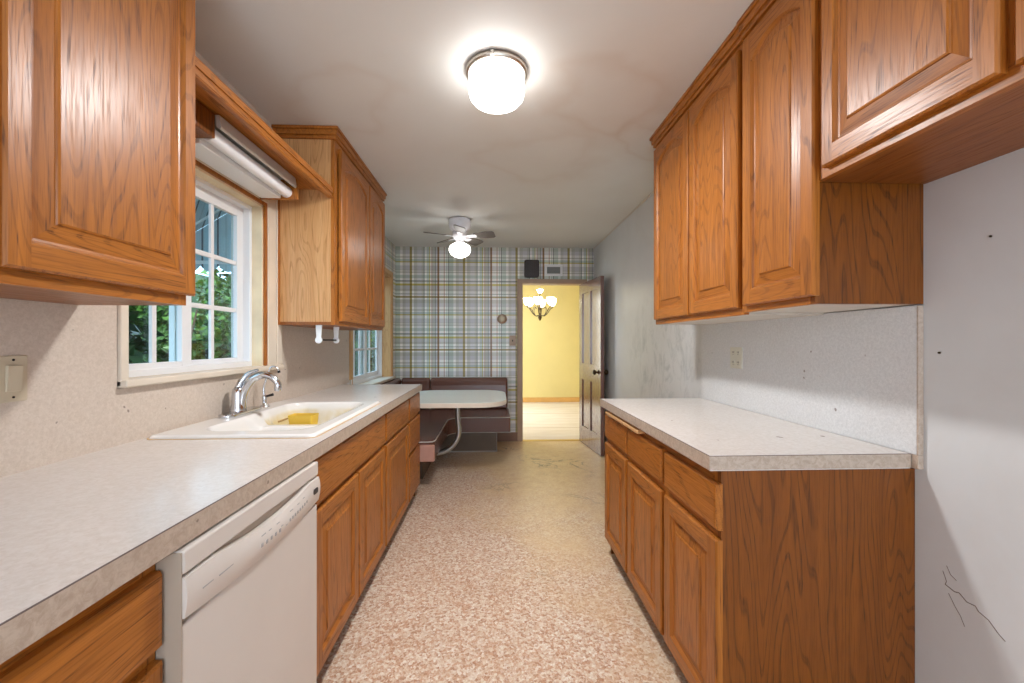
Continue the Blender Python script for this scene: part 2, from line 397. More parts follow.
struct(MB().box(-.8, 3.08, 8.732, 8.75, 0, .10).build('baseboard_dining', 'base_orange', bevel=.004))
m = MB(); m.box(.04, .30, YB-.015, YB, 0, .115)
struct(m.build('baseboard_back', 'base_brown', bevel=.004))
struct(MB().box(.36, 1.135, YB-.02, YB+.05, 0, .006).build('trim_1', 'brass', bevel=.002))
struct(MB().box(XR-.008, XR, 2.44, YB, ZC-.012, ZC).build('trim_2', 'paint_plain'))
# doorway casing
m = MB(); m.box(.305, .365, YB-.02, YB+.14, 0, 2.065); m.box(.365, 1.135, YB-.02, YB+.14, 2.005, 2.065); m.box(1.135, 1.19, YB-.02, YB+.14, 0, 2.065)
struct(m.build('trim_3', 'casing_brown', bevel=.004))
struct(MB().box(.296, .307, YB-.028, YB-.006, 0, 2.07).build('trim_4', 'casing_brown', bevel=.003))
# cracks in the right wall plaster near the camera
def crack(pts, wd):
    m = MB()
    for (y0, z0), (y1, z1) in zip(pts, pts[1:]):
        d = Vector((0, y1-y0, z1-z0)).normalized(); nn = Vector((0, -d.z, d.y))*wd/2
        a, b = Vector((XR, y0, z0)), Vector((XR, y1, z1)); off = Vector((-.0008, 0, 0))
        vs = [a-nn, a+nn, b+nn, b-nn]; vs = vs+[v+off for v in vs]
        m.add(vs, [(0, 1, 2, 3), (4, 7, 6, 5), (0, 4, 5, 1), (1, 5, 6, 2), (2, 6, 7, 3), (3, 7, 4, 0)])
    return struct(m.build('wall_crack', 'crack'))
wr = bpy.data.objects['wall_right']
for pts, wd in (([(1.124, .565), (1.10, .558), (1.088, .562), (1.07, .548), (1.05, .550), (1.043, .540), (1.02, .532), (1.0, .512), (.985, .502)], .0020),
                ([(1.12, .62), (1.11, .60), (1.095, .592)], .0011), ([(1.115, .545), (1.10, .52), (1.085, .50), (1.075, .478)], .0010), ([(1.13, .60), (1.12, .575), (1.124, .565)], .0010)):
    c_ = crack(pts, wd); c_.parent = wr

# ---------------------------------------------------------------- windows
def sash(win, xa, xb, y0, y1, z0, z1, fw, ncol, nrow, fb=None):
    """frame bars, muntins; glass pane as child"""
    fb = fb or fw
    m = MB()
    m.box(xa, xb, y0, y0+fw, z0, z1); m.box(xa, xb, y1-fw, y1, z0, z1)
    m.box(xa, xb, y0+fw, y1-fw, z0, z0+fb); m.box(xa, xb, y0+fw, y1-fw, z1-fw, z1)
    gy0, gy1, gz0, gz1 = y0+fw, y1-fw, z0+fb, z1-fw; xm = (xa+xb)/2
    for i in range(1, ncol):
        y = gy0+(gy1-gy0)*i/ncol; m.box(xm-.006, xb-.004, y-.011, y+.011, gz0, gz1)
    for j in range(1, nrow):
        z = gz0+(gz1-gz0)*j/nrow; m.box(xm-.0065, xb-.0045, gy0, gy1, z-.011, z+.011)
    o = struct(m.build('window_sash', 'white_vinyl', win, bevel=.003))
    struct(MB().box(xm-.010, xm-.007, gy0, gy1, gz0, gz1).build('window_pane', 'glass', o))
    return o
def frame_bars(xa, xb, y0, y1, z0, z1, fw):
    m = MB(); m.box(xa, xb, y0, y0+fw, z0, z1); m.box(xa, xb, y1-fw, y1, z0, z1)
    m.box(xa, xb, y0+fw, y1-fw, z0, z0+fw); m.box(xa, xb, y0+fw, y1-fw, z1-fw, z1); return m
y0, y1, z0, z1 = W1
win = struct(frame_bars(-1.36, -1.285, y0, y1, z0, z1, .03).build('window_1', 'white_vinyl', bevel=.004))
sash(win, -1.318, -1.293, 1.455, 1.835, 1.145, 1.962, .055, 2, 3, .03)
sash(win, -1.344, -1.320, 1.775, 2.255, 1.145, 1.962, .06, 2, 3, .03)
m = MB(); m.box(-1.286, XL+.002, y1-.012, y1+.0, z0, z1)          # right jamb lining
struct(m.build('window_jamb', 'bare_cream', win))
struct(MB().box(-1.286, XL+.002, y0, y1, z1-.012, z1).build('window_jamb', 'bare_cream', win))
struct(MB().box(-1.286, XL+.002, y0, y0+.012, z0, z1).build('window_jamb', 'bare_cream', win))
m = MB(); m.box(XL, XL+.012, y1, y1+.022, z0, z1+.018); m.box(XL, XL+.012, y0, y1, z1, z1+.018)
struct(m.build('window_trim', 'oak_z', win))
m = MB(); m.box(XL, XL+.018, y1+.022, y1+.150, z0-.02, 2.075); m.box(XL, XL+.018, y0, y1+.022, z1+.018, 2.075); m.box(XL, XL+.018, y0-.03, y0, z0-.02, 2.075)
m.box(XL+.018, XL+.026, y1+.10, y1+.15, z0-.02, 2.075)
struct(m.build('window_casing', 'cream', win, bevel=.003))
m = MB(); m.box(-1.286, XL+.035, y0-.03, y1+.155, z0-.022, z0+.004)
struct(m.build('window_sill', 'cream', win, bevel=.006))
y0, y1, z0, z1 = W2
win2 = struct(frame_bars(-1.40, -1.335, y0, y1, z0, z1, .03).build('window_2', 'white_vinyl', bevel=.004))
sash(win2, -1.372, -1.345, 3.70, 4.46, z0+.025, z1-.03, .055, 4, 4)
sash(win2, -1.398, -1.373, 4.36, 5.0, z0+.025, z1-.03, .055, 2, 4)
struct(MB().box(-1.34, XL+.002, y1-.014, y1, z0, z1).build('window_jamb', 'pine', win2))
struct(MB().box(-1.34, XL+.002, y0, y0+.014, z0, z1).build('window_jamb', 'pine', win2))
struct(MB().box(-1.34, XL+.002, y0+.014, y1-.014, z1-.014, z1).build('window_jamb', 'pine', win2))
m = MB(); m.box(XL, XL+.016, y1, y1+.05, z0-.02, z1+.05); m.box(XL, XL+.016, y0-.05, y1, z1, z1+.05); m.box(XL, XL+.012, y0-.075, y0, z0+.09, z1+.0)
struct(m.build('window_casing', 'pine', win2, bevel=.003))
struct(MB().box(-1.335, XL+.05, y0-.03, y1+.05, z0-.025, z0+.004).build('window_sill', 'cream', win2, bevel=.005))

# ---------------------------------------------------------------- cabinet parts
def door_mesh(w, h, st=.055, rb=.055, rt=.055, arch=0, T=.02, bev=.038):
    """raised panel door in local axes: x across, z up, front toward -y"""
    m = MB(); F = -T
    e = .005
    # slab sides
    m.add([(0, 0, 0), (w, 0, 0), (w, 0, h), (0, 0, h), (0, F+e, 0), (w, F+e, 0), (w, F+e, h), (0, F+e, h), (e, F, e), (w-e, F, e), (w-e, F, h-e), (e, F, h-e)],
          [(0, 3, 2, 1), (0, 1, 5, 4), (1, 2, 6, 5), (2, 3, 7, 6), (3, 0, 4, 7), (4, 5, 9, 8), (5, 6, 10, 9), (6, 7, 11, 10), (7, 4, 8, 11)], 0)
    x0, x1, zb, zt = st, w-st, rb, h-rt
    N = 16
    def top(x, d):
        t = (x-w/2)/((x1-x0)/2); return zt-arch*min(1, t*t)-d
    def ring(d, n):
        xa, xb = x0+d, x1-d
        pts = [(xa, n, zb+d), (xb, n, zb+d)]
        for k in range(N+1):
            x = xb+(xa-xb)*k/N
            pts.append((x, n, top(x if d == 0 else x, d)))
        return pts
    # frame front
    m.add([(e, F, e), (x0, F, e), (x0, F, h-e), (e, F, h-e)], [(0, 1, 2, 3)], 0)
    m.add([(x1, F, e), (w-e, F, e), (w-e, F, h-e), (x1, F, h-e)], [(0, 1, 2, 3)], 0)
    m.add([(x0, F, e), (x1, F, e), (x1, F, zb), (x0, F, zb)], [(0, 1, 2, 3)], 1)
    r0 = ring(0, F)
    for k in range(N):
        a, b = r0[2+k], r0[3+k]
        m.add([a, (a[0], F, h-e), (b[0], F, h-e), b], [(0, 1, 2, 3)], 1)
    prof = [(0, F), (.004, F+.004), (.008, F+.010), (.014, F+.011), (.014+bev-.006, F+.006), (.014+bev-.004, F+.0025), (.014+bev, F+.001)]
    rs = [ring(d, n) for d, n in prof]
    n = len(r0)
    for q, (A, B) in enumerate(zip(rs, rs[1:])):
        for i in range(n):
            j = (i+1) % n
            mi = 1 if (i == 0 or 2 <= i < n-1) else 0
            m.add([A[i], A[j], B[j], B[i]], [(0, 1, 2, 3)], mi if q < 2 else (1 if i == 0 else 0))
    m.add(rs[-1], [tuple(range(n))], 0)
    return m
def slab_mesh(w, h, T=.02):
    """drawer front with chamfered edge"""
    m = MB(); F = -T; e = .008; f = .014
    L = [[(0, 0, 0), (w, 0, 0), (w, 0, h), (0, 0, h)], [(0, F+e, 0), (w, F+e, 0), (w, F+e, h), (0, F+e, h)], [(e*.6, F+.001, e*.6), (w-e*.6, F+.001, e*.6), (w-e*.6, F+.001, h-e*.6), (e*.6, F+.001, h-e*.6)],
         [(f, F, f), (w-f, F, f), (w-f, F, h-f), (f, F, h-f)]]
    m.add(L[0], [(0, 3, 2, 1)], 0)
    for A, B in zip(L, L[1:]):
        for i in range(4): m.add([A[i], A[(i+1) % 4], B[(i+1) % 4], B[i]], [(0, 1, 2, 3)], 0)
    m.add(L[-1], [(0, 1, 2, 3)], 0)
    return m
ROT = {'L': PI/2, 'R': -PI/2}
def put_front(kind, root, side, x, ya, yb, z0, z1, label=None, **kw):
    w_ = yb-ya; h = z1-z0
    if kind == 'drawer': o = slab_mesh(w_, h).build('drawer_front', 'oak_x', root, loc=(0, 0, 0), bevel=0)
    else: o = door_mesh(w_, h, **kw).build('cabinet_door', ['oak_z', 'oak_x'], root, loc=(0, 0, 0))
    o.rotation_euler = (0, 0, ROT[side])
    wx = Vector((x, ya if side == 'L' else yb, z0)) - Vector(root['_w']); o.location = wx
    if label: o['label'] = label
    return o
def carcass_base(root, side, xw, xf, ya, yb, kick=.095, ztop=.868, near='oak_z', far='oak_z', rails=(), stiles=()):
    """side panels, back, floor, face frame, kick board of a base unit"""
    s = 1 if side == 'L' else -1            # direction from wall to room
    t = .018
    xi = xf - s*.02
    lo, hi = sorted((xw, xi))
    if near == 'panel_z':
        la, lb = sorted((xw, xf)); MB().box(la, lb, ya, ya+t, 0, ztop).build('side_panel', near, root); fa = ya+t+.0003
    else: MB().box(lo, hi, ya, ya+t, kick, ztop).build('side_panel', near, root); fa = ya
    MB().box(lo, hi, yb-t, yb, 0 if far == 'panel_z' else kick, ztop).build('side_panel', far, root)
    m = MB(); m.box(lo, hi, ya+t, yb-t, kick, kick+t)
    a, b = sorted((xw, xw+s*.006)); m.box(a, b, ya+t, yb-t, kick+t, ztop)
    m.build('carcass', 'oak_y', root)
    a, b = sorted((xi, xf)); m = MB()
    m.box(a, b, fa, ya+.035, kick-.02, ztop, 0); m.box(a, b, yb-.035, yb, kick-.02, ztop, 0)
    m.box(a, b, ya+.035, yb-.035, ztop-.04, ztop, 1); m.box(a, b, ya+.035, yb-.035, kick-.02, kick+.02, 1)
    for r in rails: m.box(a, b, ya+.035, yb-.035, r-.02, r+.02, 1)
    for y in stiles: m.box(a+.0008, b-.0008, y-.02, y+.02, kick+.021, ztop-.041, 0)
    m.build('face_frame', ['oak_z', 'oak_y'], root)
    a, b = sorted((xf-s*.06, xf-s*.045)); MB().box(a, b, fa+.001, yb-.001-(t if far == 'panel_z' else 0), 0, kick-.001).build('kick_board', 'darkgap', root)

# --- left run of base cabinets (face frame plane x = -.625, door fronts x = -.605)
XFL = -.625
c = thing('base_cabinet', 'oak drawer-and-door base cabinet left of the dishwasher at bottom left corner', 'cabinet', (-.93, .35, 0), 'oak base cabinets under the left counter')
carcass_base(c, 'L', XL, XFL, -.12, .794, rails=(.68,))
put_front('drawer', c, 'L', XFL, .31, .79, .693, .832); put_front('door', c, 'L', XFL, .31, .79, .105, .668)
put_front('drawer', c, 'L', XFL, -.11, .29, .693, .832); put_front('door', c, 'L', XFL, -.11, .29, .105, .668)
c = thing('sink_cabinet', 'oak sink base cabinet with one long false front above two raised panel doors', 'cabinet', (-.93, 1.9, 0), 'oak base cabinets under the left counter')
carcass_base(c, 'L', XL, XFL, 1.41, 2.36, rails=(.68,))
put_front('drawer', c, 'L', XFL, 1.44, 2.345, .690, .850, label='long false drawer front')
put_front('door', c, 'L', XFL, 1.44, 1.888, .10, .668); put_front('door', c, 'L', XFL, 1.902, 2.345, .10, .668)
c = thing('base_cabinet', 'oak drawer-and-door base cabinet between the sink cabinet and the drawer stack', 'cabinet', (-.93, 2.68, 0), 'oak base cabinets under the left counter')
carcass_base(c, 'L', XL, XFL, 2.361, 3.0, rails=(.68,))
put_front('drawer', c, 'L', XFL, 2.375, 2.985, .690, .850); put_front('door', c, 'L', XFL, 2.375, 2.985, .10, .668)
c = thing('drawer_cabinet', 'narrow oak cabinet with a stack of drawers at the dinette end of the left counter', 'cabinet', (-.93, 3.2, 0), 'oak base cabinets under the left counter')
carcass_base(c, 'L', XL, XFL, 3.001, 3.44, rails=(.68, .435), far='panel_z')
put_front('drawer', c, 'L', XFL, 3.02, 3.43, .690, .850); put_front('drawer', c, 'L', XFL, 3.02, 3.43, .445, .668); put_front('drawer', c, 'L', XFL, 3.02, 3.43, .10, .425)

# --- right base cabinets: one carcass, three doors
XFR = .675
c = thing('base_cabinet', 'long oak base cabinet with three doors and drawers under the short right counter', 'cabinet', (.96, 1.8, 0))
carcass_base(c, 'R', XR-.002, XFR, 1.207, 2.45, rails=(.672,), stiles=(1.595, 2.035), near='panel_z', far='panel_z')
for a, b in ((1.198, 1.578), (1.608, 2.018), (2.048, 2.435)):
    put_front('drawer', c, 'R', XFR, a, b, .695, .832); put_front('door', c, 'R', XFR, a, b, .10, .665)
m = MB(); m.box(.640, XFR+.0, 1.83, 2.36, .842, .858); m.build('pull_out_board', 'pine', c, bevel=.003)

# --- counters
def counter(name, label, x0, x1, y0, y1, hole=None, edge_faces=(), group=None):
    t = thing(name, label, 'countertop', ((x0+x1)/2, (y0+y1)/2, .87), group)
    zt, zb = .915, .870
    m = MB()
    if hole:
        hx0, hx1, hy0, hy1 = hole
        m.box(x0, x1, y0, hy0, zb, zt); m.box(x0, x1, hy1, y1, zb, zt); m.box(x0, hx0, hy0, hy1, zb, zt); m.box(hx1, x1, hy0, hy1, zb, zt)
    else: m.box(x0, x1, y0, y1, zb, zt)
    m.build('counter_slab', 'counter', t)
    m = MB()
    for b in edge_faces: m.box(*b)
    m.build('edge_band', 'counter_edge', t, bevel=.0012)
    m = MB()
    for b in edge_faces:                      # thin dark seam line between top sheet and edge band
        if b[1]-b[0] < .01: m.box(b[0]+.0002, b[1]-.0002, b[2], b[3], zt-.0010, zt+.0005)
        else: m.box(b[0], b[1], b[2]+.0002, b[3]-.0002, zt-.0010, zt+.0005)
    m.build('seam', 'crack', t)
    return t
counter('countertop', 'long off-white laminate countertop holding the sink on the left wall', XL+.004, -.5882, -.35, 3.40, (-1.165, -.66, 1.545, 2.33),
        [(-.588, -.585, -.35, 3.403, .868, .9145), (-1.23, -.588, 3.4, 3.403, .868, .9145)])
counter('countertop', 'short off-white laminate countertop on the right with a tan end edge', .6402, 1.260, 1.2042, 2.47, None,
        [(.637, .640, 1.201, 2.47, .873, .9145), (.640, 1.2605, 1.201, 1.204, .873, .9145)])
# --- backsplashes
t = thing('backsplash', 'cream fleck laminate backsplash around the sink window on the left wall', 'backsplash', (XL, 1.6, .915))
m = MB(); m.box(XL+.001, XL+.007, -.35, 1.408, .915, 1.40); m.box(XL+.001, XL+.007, 1.408, 2.462, .915, 1.10); m.box(XL+.001, XL+.007, 2.462, 3.58, .915, 1.38)
m.build('laminate_sheet', 'splash_l', t); 
MB().box(XL+.001, XL+.010, 2.456, 2.461, 1.10, 1.352).build('edge_strip', 'cream', t)
t = thing('backsplash', 'grey-white fleck laminate backsplash panel with tan edge on the right wall', 'backsplash', (XR, 1.8, .915))
MB().box(1.262, XR-.001, 1.188, 2.475, .9155, 1.362).build('laminate_sheet', 'splash_r', t)
MB().box(1.2625, XR-.001, 1.182, 1.1878, .9155, 1.362).build('edge_strip', 'counter_edge', t, bevel=.001); MB().box(1.262, XR-.001, 1.182, 1.203, .873, .9148).build('end_cap', 'counter_edge', t, bevel=.001)

# --- wall cabinets
def carcass_wall(root, side, xw, xf, ya, yb, z0, z1, near='oak_z', far='oak_z', under='under_y', stiles=(), crown=None, near_st=.02, far_st=.02, light_rail=0):
    s = 1 if side == 'L' else -1; t = .018
    xi = xf - s*.02; lo, hi = sorted((xw, xi))
    if near == 'panel_z':
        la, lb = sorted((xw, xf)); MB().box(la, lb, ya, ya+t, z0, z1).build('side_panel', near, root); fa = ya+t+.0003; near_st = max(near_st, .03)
    else: MB().box(lo, hi, ya, ya+t, z0+(0 if light_rail else t), z1).build('side_panel', near, root); fa = ya
    MB().box(lo, hi, yb-t, yb, z0+(0 if light_rail else t), z1).build('side_panel', far, root)
    if light_rail: MB().box(lo, hi, ya+t, yb-t, z0+light_rail, z0+light_rail+t).build('bottom_panel', under, root)
    else: MB().box(lo, hi, fa, yb, z0, z0+t-.0003).build('bottom_panel', under, root)
    m = MB(); m.box(lo, hi, ya+t, yb-t, z1-t, z1); m.build('top_panel', 'oak_y', root)
    a, b = sorted((xi, xf)); m = MB()
    m.box(a, b, fa, ya+near_st, z0, z1, 0); m.box(a, b, yb-far_st, yb, z0, z1, 0)
    m.box(a, b, ya+near_st, yb-far_st, z0, z0+.04, 1); m.box(a, b, ya+near_st, yb-far_st, z1-.06, z1, 1)
    for y in stiles: m.box(a, b, y-.022, y+.022, z0+.04, z1-.06, 0)
    m.build('face_frame', ['oak_z', 'oak_y'], root)
    # back of the box so that no gap shows between doors
    a, b = sorted((xw, xw+s*.006)); MB().box(a, b, ya+t, yb-t, z0+light_rail+t, z1-t).build('back_panel', 'oak_y', root)
    if crown:
        c0, c1 = crown; m = MB()
        for k, (d, za, zb) in enumerate(((.012, 2.398, 2.418), (.020, 2.418, 2.448), (.028, 2.448, 2.464))):
            a, b = sorted((xw, xf+s*d)); m.box(a, b, ya-(d if c0 else 0), yb+(d if c1 else 0), za, zb)
        m.build('crown_moulding', 'oak_y', root, bevel=.003)
# left near
c = thing('wall_cabinet', 'near-left oak wall cabinet with one large door in front of sink window', 'cabinet', (-1.06, .8, 1.36))
carcass_wall(c, 'L', XL, -.92, -.25, 1.282, 1.362, 2.40, crown=(0, 1), under='under_y', near_st=.03, far_st=.03, stiles=(.78,))
put_front('door', c, 'L', -.92, .804, 1.297, 1.392, 2.372, arch=.06, st=.044, rb=.052, bev=.042)
put_front('door', c, 'L', -.92, .31, .785, 1.392, 2.372, arch=.06, st=.044, rb=.052, bev=.042)
# left far
c = thing('wall_cabinet', 'two-door oak wall cabinet with pale sunlit side beyond the sink window', 'cabinet', (-1.06, 2.87, 1.35))
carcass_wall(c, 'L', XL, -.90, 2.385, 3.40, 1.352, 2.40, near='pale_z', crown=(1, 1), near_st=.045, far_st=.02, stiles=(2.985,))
put_front('door', c, 'L', -.90, 2.445, 2.975, 1.375, 2.372, arch=.05, st=.047, rb=.052); put_front('door', c, 'L', -.90, 2.995, 3.395, 1.375, 2.372, arch=.05, st=.045, rb=.055)
m = MB(); m.box(XL, XL+.035, 2.3785, 2.3845, 1.352, 2.06); m.build('scribe_strip', 'oak_z', c)
# right pair
c = thing('wall_cabinet', 'two-door oak wall cabinet at the dinette end of the right wall', 'cabinet', (1.1, 1.95, 1.36), 'oak wall cabinets on the right wall')
carcass_wall(c, 'R', XR-.002, .95, 1.538, 2.40, 1.358, 2.40, under='under_white', crown=(0, 1), stiles=(1.953,))
put_front('door', c, 'R', .95, 1.552, 1.945, 1.385, 2.372, arch=.05, st=.047, rb=.052); put_front('door', c, 'R', .95, 1.960, 2.385, 1.385, 2.372, arch=.05, st=.047, rb=.052)
MB().box(1.03, 1.19, 1.80, 1.83, 1.3665, 1.3705).build('light_slot', 'black', c)
# right single
c = thing('wall_cabinet', 'single-door oak wall cabinet with exposed dark side above the right backsplash', 'cabinet', (1.1, 1.35, 1.36), 'oak wall cabinets on the right wall')
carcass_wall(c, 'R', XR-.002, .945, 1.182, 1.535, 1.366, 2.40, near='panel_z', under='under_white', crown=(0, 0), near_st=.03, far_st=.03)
put_front('door', c, 'R', .945, 1.166, 1.512, 1.388, 2.372, arch=.05, st=.05, rb=.055)
# over the missing fridge
c = thing('fridge_cabinet', 'shallow oak cabinet high above the empty refrigerator space at the upper right', 'cabinet', (1.1, .7, 1.72))
carcass_wall(c, 'R', XR-.002, .943, .22, 1.178, 1.722, 2.40, crown=(0, 0), near_st=.03, far_st=.03, stiles=(.711,))
put_front('door', c, 'R', .943, .722, 1.136, 1.745, 2.372, arch=0, st=.040, rb=.052, bev=.034); put_front('door', c, 'R', .943, .30, .700, 1.745, 2.372, arch=0, st=.040, rb=.052, bev=.034)

# ---------------------------------------------------------------- valance shelf + strip light over the sink window
t = thing('valance_shelf', 'oak valance board with moulded front edge bridging the cabinets over the sink window', 'shelf', (-1.07, 1.8, 2.07))
MB().box(XL+.001, -.934, 1.284, 2.382, 2.113, 2.125).build('shelf_board', 'oak_y', t)
m = MB(); m.box(-.934, -.912, 1.284, 2.382, 2.066, 2.128); m.box(-.912, -.906, 1.284, 2.382, 2.095, 2.124); m.box(-.912, -.909, 1.284, 2.382, 2.070, 2.076)
m.build('front_moulding', 'oak_y', t, bevel=.003)
t = thing('strip_light', 'unlit white fluorescent strip light with wooden end block under the valance', 'light', (-1.1, 1.9, 2.0))
MB().box(-1.215, -1.045, 1.50, 1.605, 2.016, 2.108).build('end_block', 'panel_z', t, bevel=.004)
MB().box(XL+.02, -1.022, 2.205, 2.217, 1.996, 2.106).build('end_block', 'oak_z', t, bevel=.003)
m = MB(); m.prism([(-1.045, 2.108), (-1.032, 2.108), (-1.024, 2.062), (-1.030, 2.054), (-1.044, 2.062)], 1.606, 2.204, 1)
m.box(XL+.03, -1.045, 1.606, 2.204, 2.098, 2.108)
m.build('housing', 'strip_metal', t, bevel=.001)
m = MB(); m.tube([(-1.075, 1.607, 2.040), (-1.075, 2.203, 2.032)], .028, 16); m.build('tube_lamp', 'lens', t)
m = MB(); m.box(XL+.03, -1.105, 1.607, 2.203, 2.0, 2.012); m.box(-1.117, -1.105, 1.607, 2.203, 2.012, 2.097); m.build('reflector', 'white_metal', t, bevel=.002)

# ---------------------------------------------------------------- dishwasher
t = thing('dishwasher', 'off-white built-in dishwasher with a curved control panel', 'dishwasher', (-.88, 1.095, 0))
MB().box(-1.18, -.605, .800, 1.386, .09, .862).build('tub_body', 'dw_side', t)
MB().box(-.624, -.5785, .7945, .7968, .10, .860).build('side_shade_plate', 'dw_side', t)  # thin darker plate added to paint shade on the near side
MB().box(-.66, -.645, .81, 1.38, 0, .089).build('kick_plate', 'darkgap', t)
MB().box(-.604, -.580, .797, 1.389, .10, .722).build('door_panel', 'dw', t, bevel=.004)
m = MB(); m.box(-.604, -.576, .797, 1.389, .818, .862)
m.build('top_rail', 'dw', t, bevel=.004)
# bowed control panel with a scooped handle pocket
def dw_panel():
    m = MB(); NY, NZ = 40, 12; g = []
    for j in range(NZ+1):
        row = []
        for i in range(NY+1):
            u = i/NY; y = .797+.592*u; bow = 1-(2*u-1)**2
            zl = .737-.017*bow; zh = .812-.020*max(0, 1-((u-.52)/.36)**2)
            z = zl+(zh-zl)*j/NZ
            x = -.576+.014*math.sin(PI*(j/NZ)*.85+.15)*(.45+.55*bow)
            row.append((x, y, z))
        g.append(row)
    vs = [p for r in g for p in r]; W = NY+1
    fs = [(j*W+i, j*W+i+1, (j+1)*W+i+1, (j+1)*W+i) for j in range(NZ) for i in range(NY)]
    m.add(vs, fs, 0, True)
    back = [(-.604, p[1], p[2]) for p in vs]
    idx = [i for i in range(W)]+[j*W+NY for j in range(1, NZ+1)]+[NZ*W+i for i in range(NY-1, -1, -1)]+[j*W for j in range(NZ-1, 0, -1)]
    n = len(idx); rim = [vs[i] for i in idx]+[back[i] for i in idx]
    m.add(rim, [(i, (i+1) % n, n+(i+1) % n, n+i) for i in range(n)], 0)
    m.add([back[i] for i in idx], [tuple(range(n))], 0)
    return m
dw_panel().build('control_panel', 'dw', t, recalc=True)
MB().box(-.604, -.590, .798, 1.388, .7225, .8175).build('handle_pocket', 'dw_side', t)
def on_panel(u, f):
    bow = 1-(2*u-1)**2; zl = .737-.017*bow; zh = .812-.020*max(0, 1-((u-.52)/.36)**2)
    return (-.576+.014*math.sin(PI*f*.85+.15)*(.45+.55*bow), .797+.592*u, zl+(zh-zl)*f)
for k in range(5):
    p = on_panel(.40+.035*k, .52); MB().box(p[0]-.002, p[0]+.0012, p[1]-.004, p[1]+.004, p[2]-.0045, p[2]+.0045).build('button', 'grey_mark', t, bevel=.001)
for k in range(8):
    p = on_panel(.635+.026*k, .55); MB().box(p[0]-.002, p[0]+.0007, p[1]-.0035, p[1]+.0035, p[2]-.004, p[2]+.004).build('button', 'grey_mark', t, bevel=.0005)
m = MB()
for u, f, wd, hh in ((.09, .50, .030, .0010), (.18, .53, .045, .0010), (.42, .80, .018, .0012), (.47, .80, .012, .0012), (.535, .80, .014, .0010), (.56, .62, .010, .0012), (.66, .82, .016, .0012), (.73, .8, .012, .001), (.79, .8, .012, .001), (.60, .5, .008, .001)):
    p = on_panel(u, f); MB().box(p[0]-.002, p[0]+.0006, p[1]-wd/2, p[1]+wd/2, p[2]-hh, p[2]+hh).build('printed_mark', 'grey_mark', t)
p = on_panel(.93, .58); MB().prism(rrect(p[1]-.016, p[1]+.016, p[2]-.0085, p[2]+.0085, .006, 4), p[0]-.003, p[0]+.0018, 0).build('badge', 'badge', t)

# ---------------------------------------------------------------- sink
def sd(px, py, x0, x1, y0, y1, r):
    cx, cy = (x0+x1)/2, (y0+y1)/2; qx = abs(px-cx)-(x1-x0)/2+r; qy = abs(py-cy)-(y1-y0)/2+r
    return math.hypot(max(qx, 0), max(qy, 0))+min(max(qx, qy), 0)-r
SX0, SX1, SY0, SY1 = -1.212, -.632, 1.49, 2.365
BOWLS = [(-1.085, -.70, 1.575, 1.940, .09, .165), (-1.085, -.70, 2.000, 2.30, .08, .135)]
TROUGH = (-1.085, -.70, 1.575, 2.30, .09)
DIVZ = .868
def sink():
    m = MB(); NX, NY = 96, 140; vs = []
    for i in range(NX+1):
        for j in range(NY+1):
            x = SX0+(SX1-SX0)*i/NX; y = SY0+(SY1-SY0)*j/NY
            e = sd(x, y, SX0, SX1, SY0, SY1, .03)
            if e > 0:   # pull corner points onto the rounded outline
                cx = min(max(x, SX0+.03), SX1-.03); cy = min(max(y, SY0+.03), SY1-.03)
                d = Vector((x-cx, y-cy)); d = d.normalized()*.03; x, y = cx+d.x, cy+d.y; e = 0
            z = .927
            if e > -.012: z = .9155+.0115*math.sin(PI/2*min(1, -e/.012))
            zt = z; q = -sd(x, y, *TROUGH)
            if q > -.012:
                tt = min(1, (q+.012)/.05); tt = tt*tt*(3-2*tt); z = zt-(zt-DIVZ)*tt
            for (a, b, c_, d_, r, dep) in BOWLS:
                q = -sd(x, y, a, b, c_, d_, r)
                if q > -.006:
                    tt = min(1, (q+.006)/.055); tt = tt*tt*(3-2*tt); z = min(z, zt-dep*tt if q > .04 else z-(z-(zt-dep))*tt)
            vs.append((x, y, z))
    W = NY+1
    m.add(vs, [(i*W+j, (i+1)*W+j, (i+1)*W+j+1, i*W+j+1) for i in range(NX) for j in range(NY)], 0, True)
    return m
t = thing('kitchen_sink', 'white enamel double-bowl drop-in kitchen sink set in the left counter', 'sink', (-.91, 1.93, .915))
so = sink().build('basin', 'enamel', t, recalc=False)
mod = so.modifiers.new('solid', 'SOLIDIFY'); mod.thickness = .004; mod.offset = -1
for (a, b, c_, d_, r, dep) in BOWLS:
    MB().lathe([(0, 0), (.04, 0), (.045, .003), (.03, .004), (0, .002)], ((a+b)/2, (c_+d_)/2, .927-dep), 20).build('drain', 'nickel', t)
# stained band on the wall of the far bowl
s_ = NT('sink enamel with yellow stain', .14); xyz = s_.sep(s_.pos())
mk = s_.math('MULTIPLY', s_.ramp(xyz[2], [(0, G3(1)), (.885, G3(1)), (.90, G3(0))]), s_.ramp(s_.noise(s_.pos(), 6, 3), [(.30, G3(0)), (.50, G3(1))]))
inb = s_.math('GREATER_THAN', xyz[1], 1.98)
s_.col(s_.mix(s_.math('MULTIPLY', mk, inb), (.80, .785, .76), (.70, .58, .30))); so.data.materials[0] = s_.m
# caulk line round the rim
A = rrect(SX0-.004, SX1+.004, SY0-.004, SY1+.004, .033); B = rrect(SX0+.004, SX1-.004, SY0+.004, SY1-.004, .027); n = len(A)
m = MB(); m.add([(x, y, z) for z in (.9151, .9166) for P_ in (A, B) for x, y in P_], [f for i in range(n) for f in ((2*n+i, 2*n+(i+1) % n, 3*n+(i+1) % n, 3*n+i), (i, (i+1) % n, 2*n+(i+1) % n, 2*n+i), (i, n+i, n+(i+1) % n, (i+1) % n), (n+i, 3*n+i, 3*n+(i+1) % n, n+(i+1) % n))]); m.build('caulk_line', 'wood_handle', t)

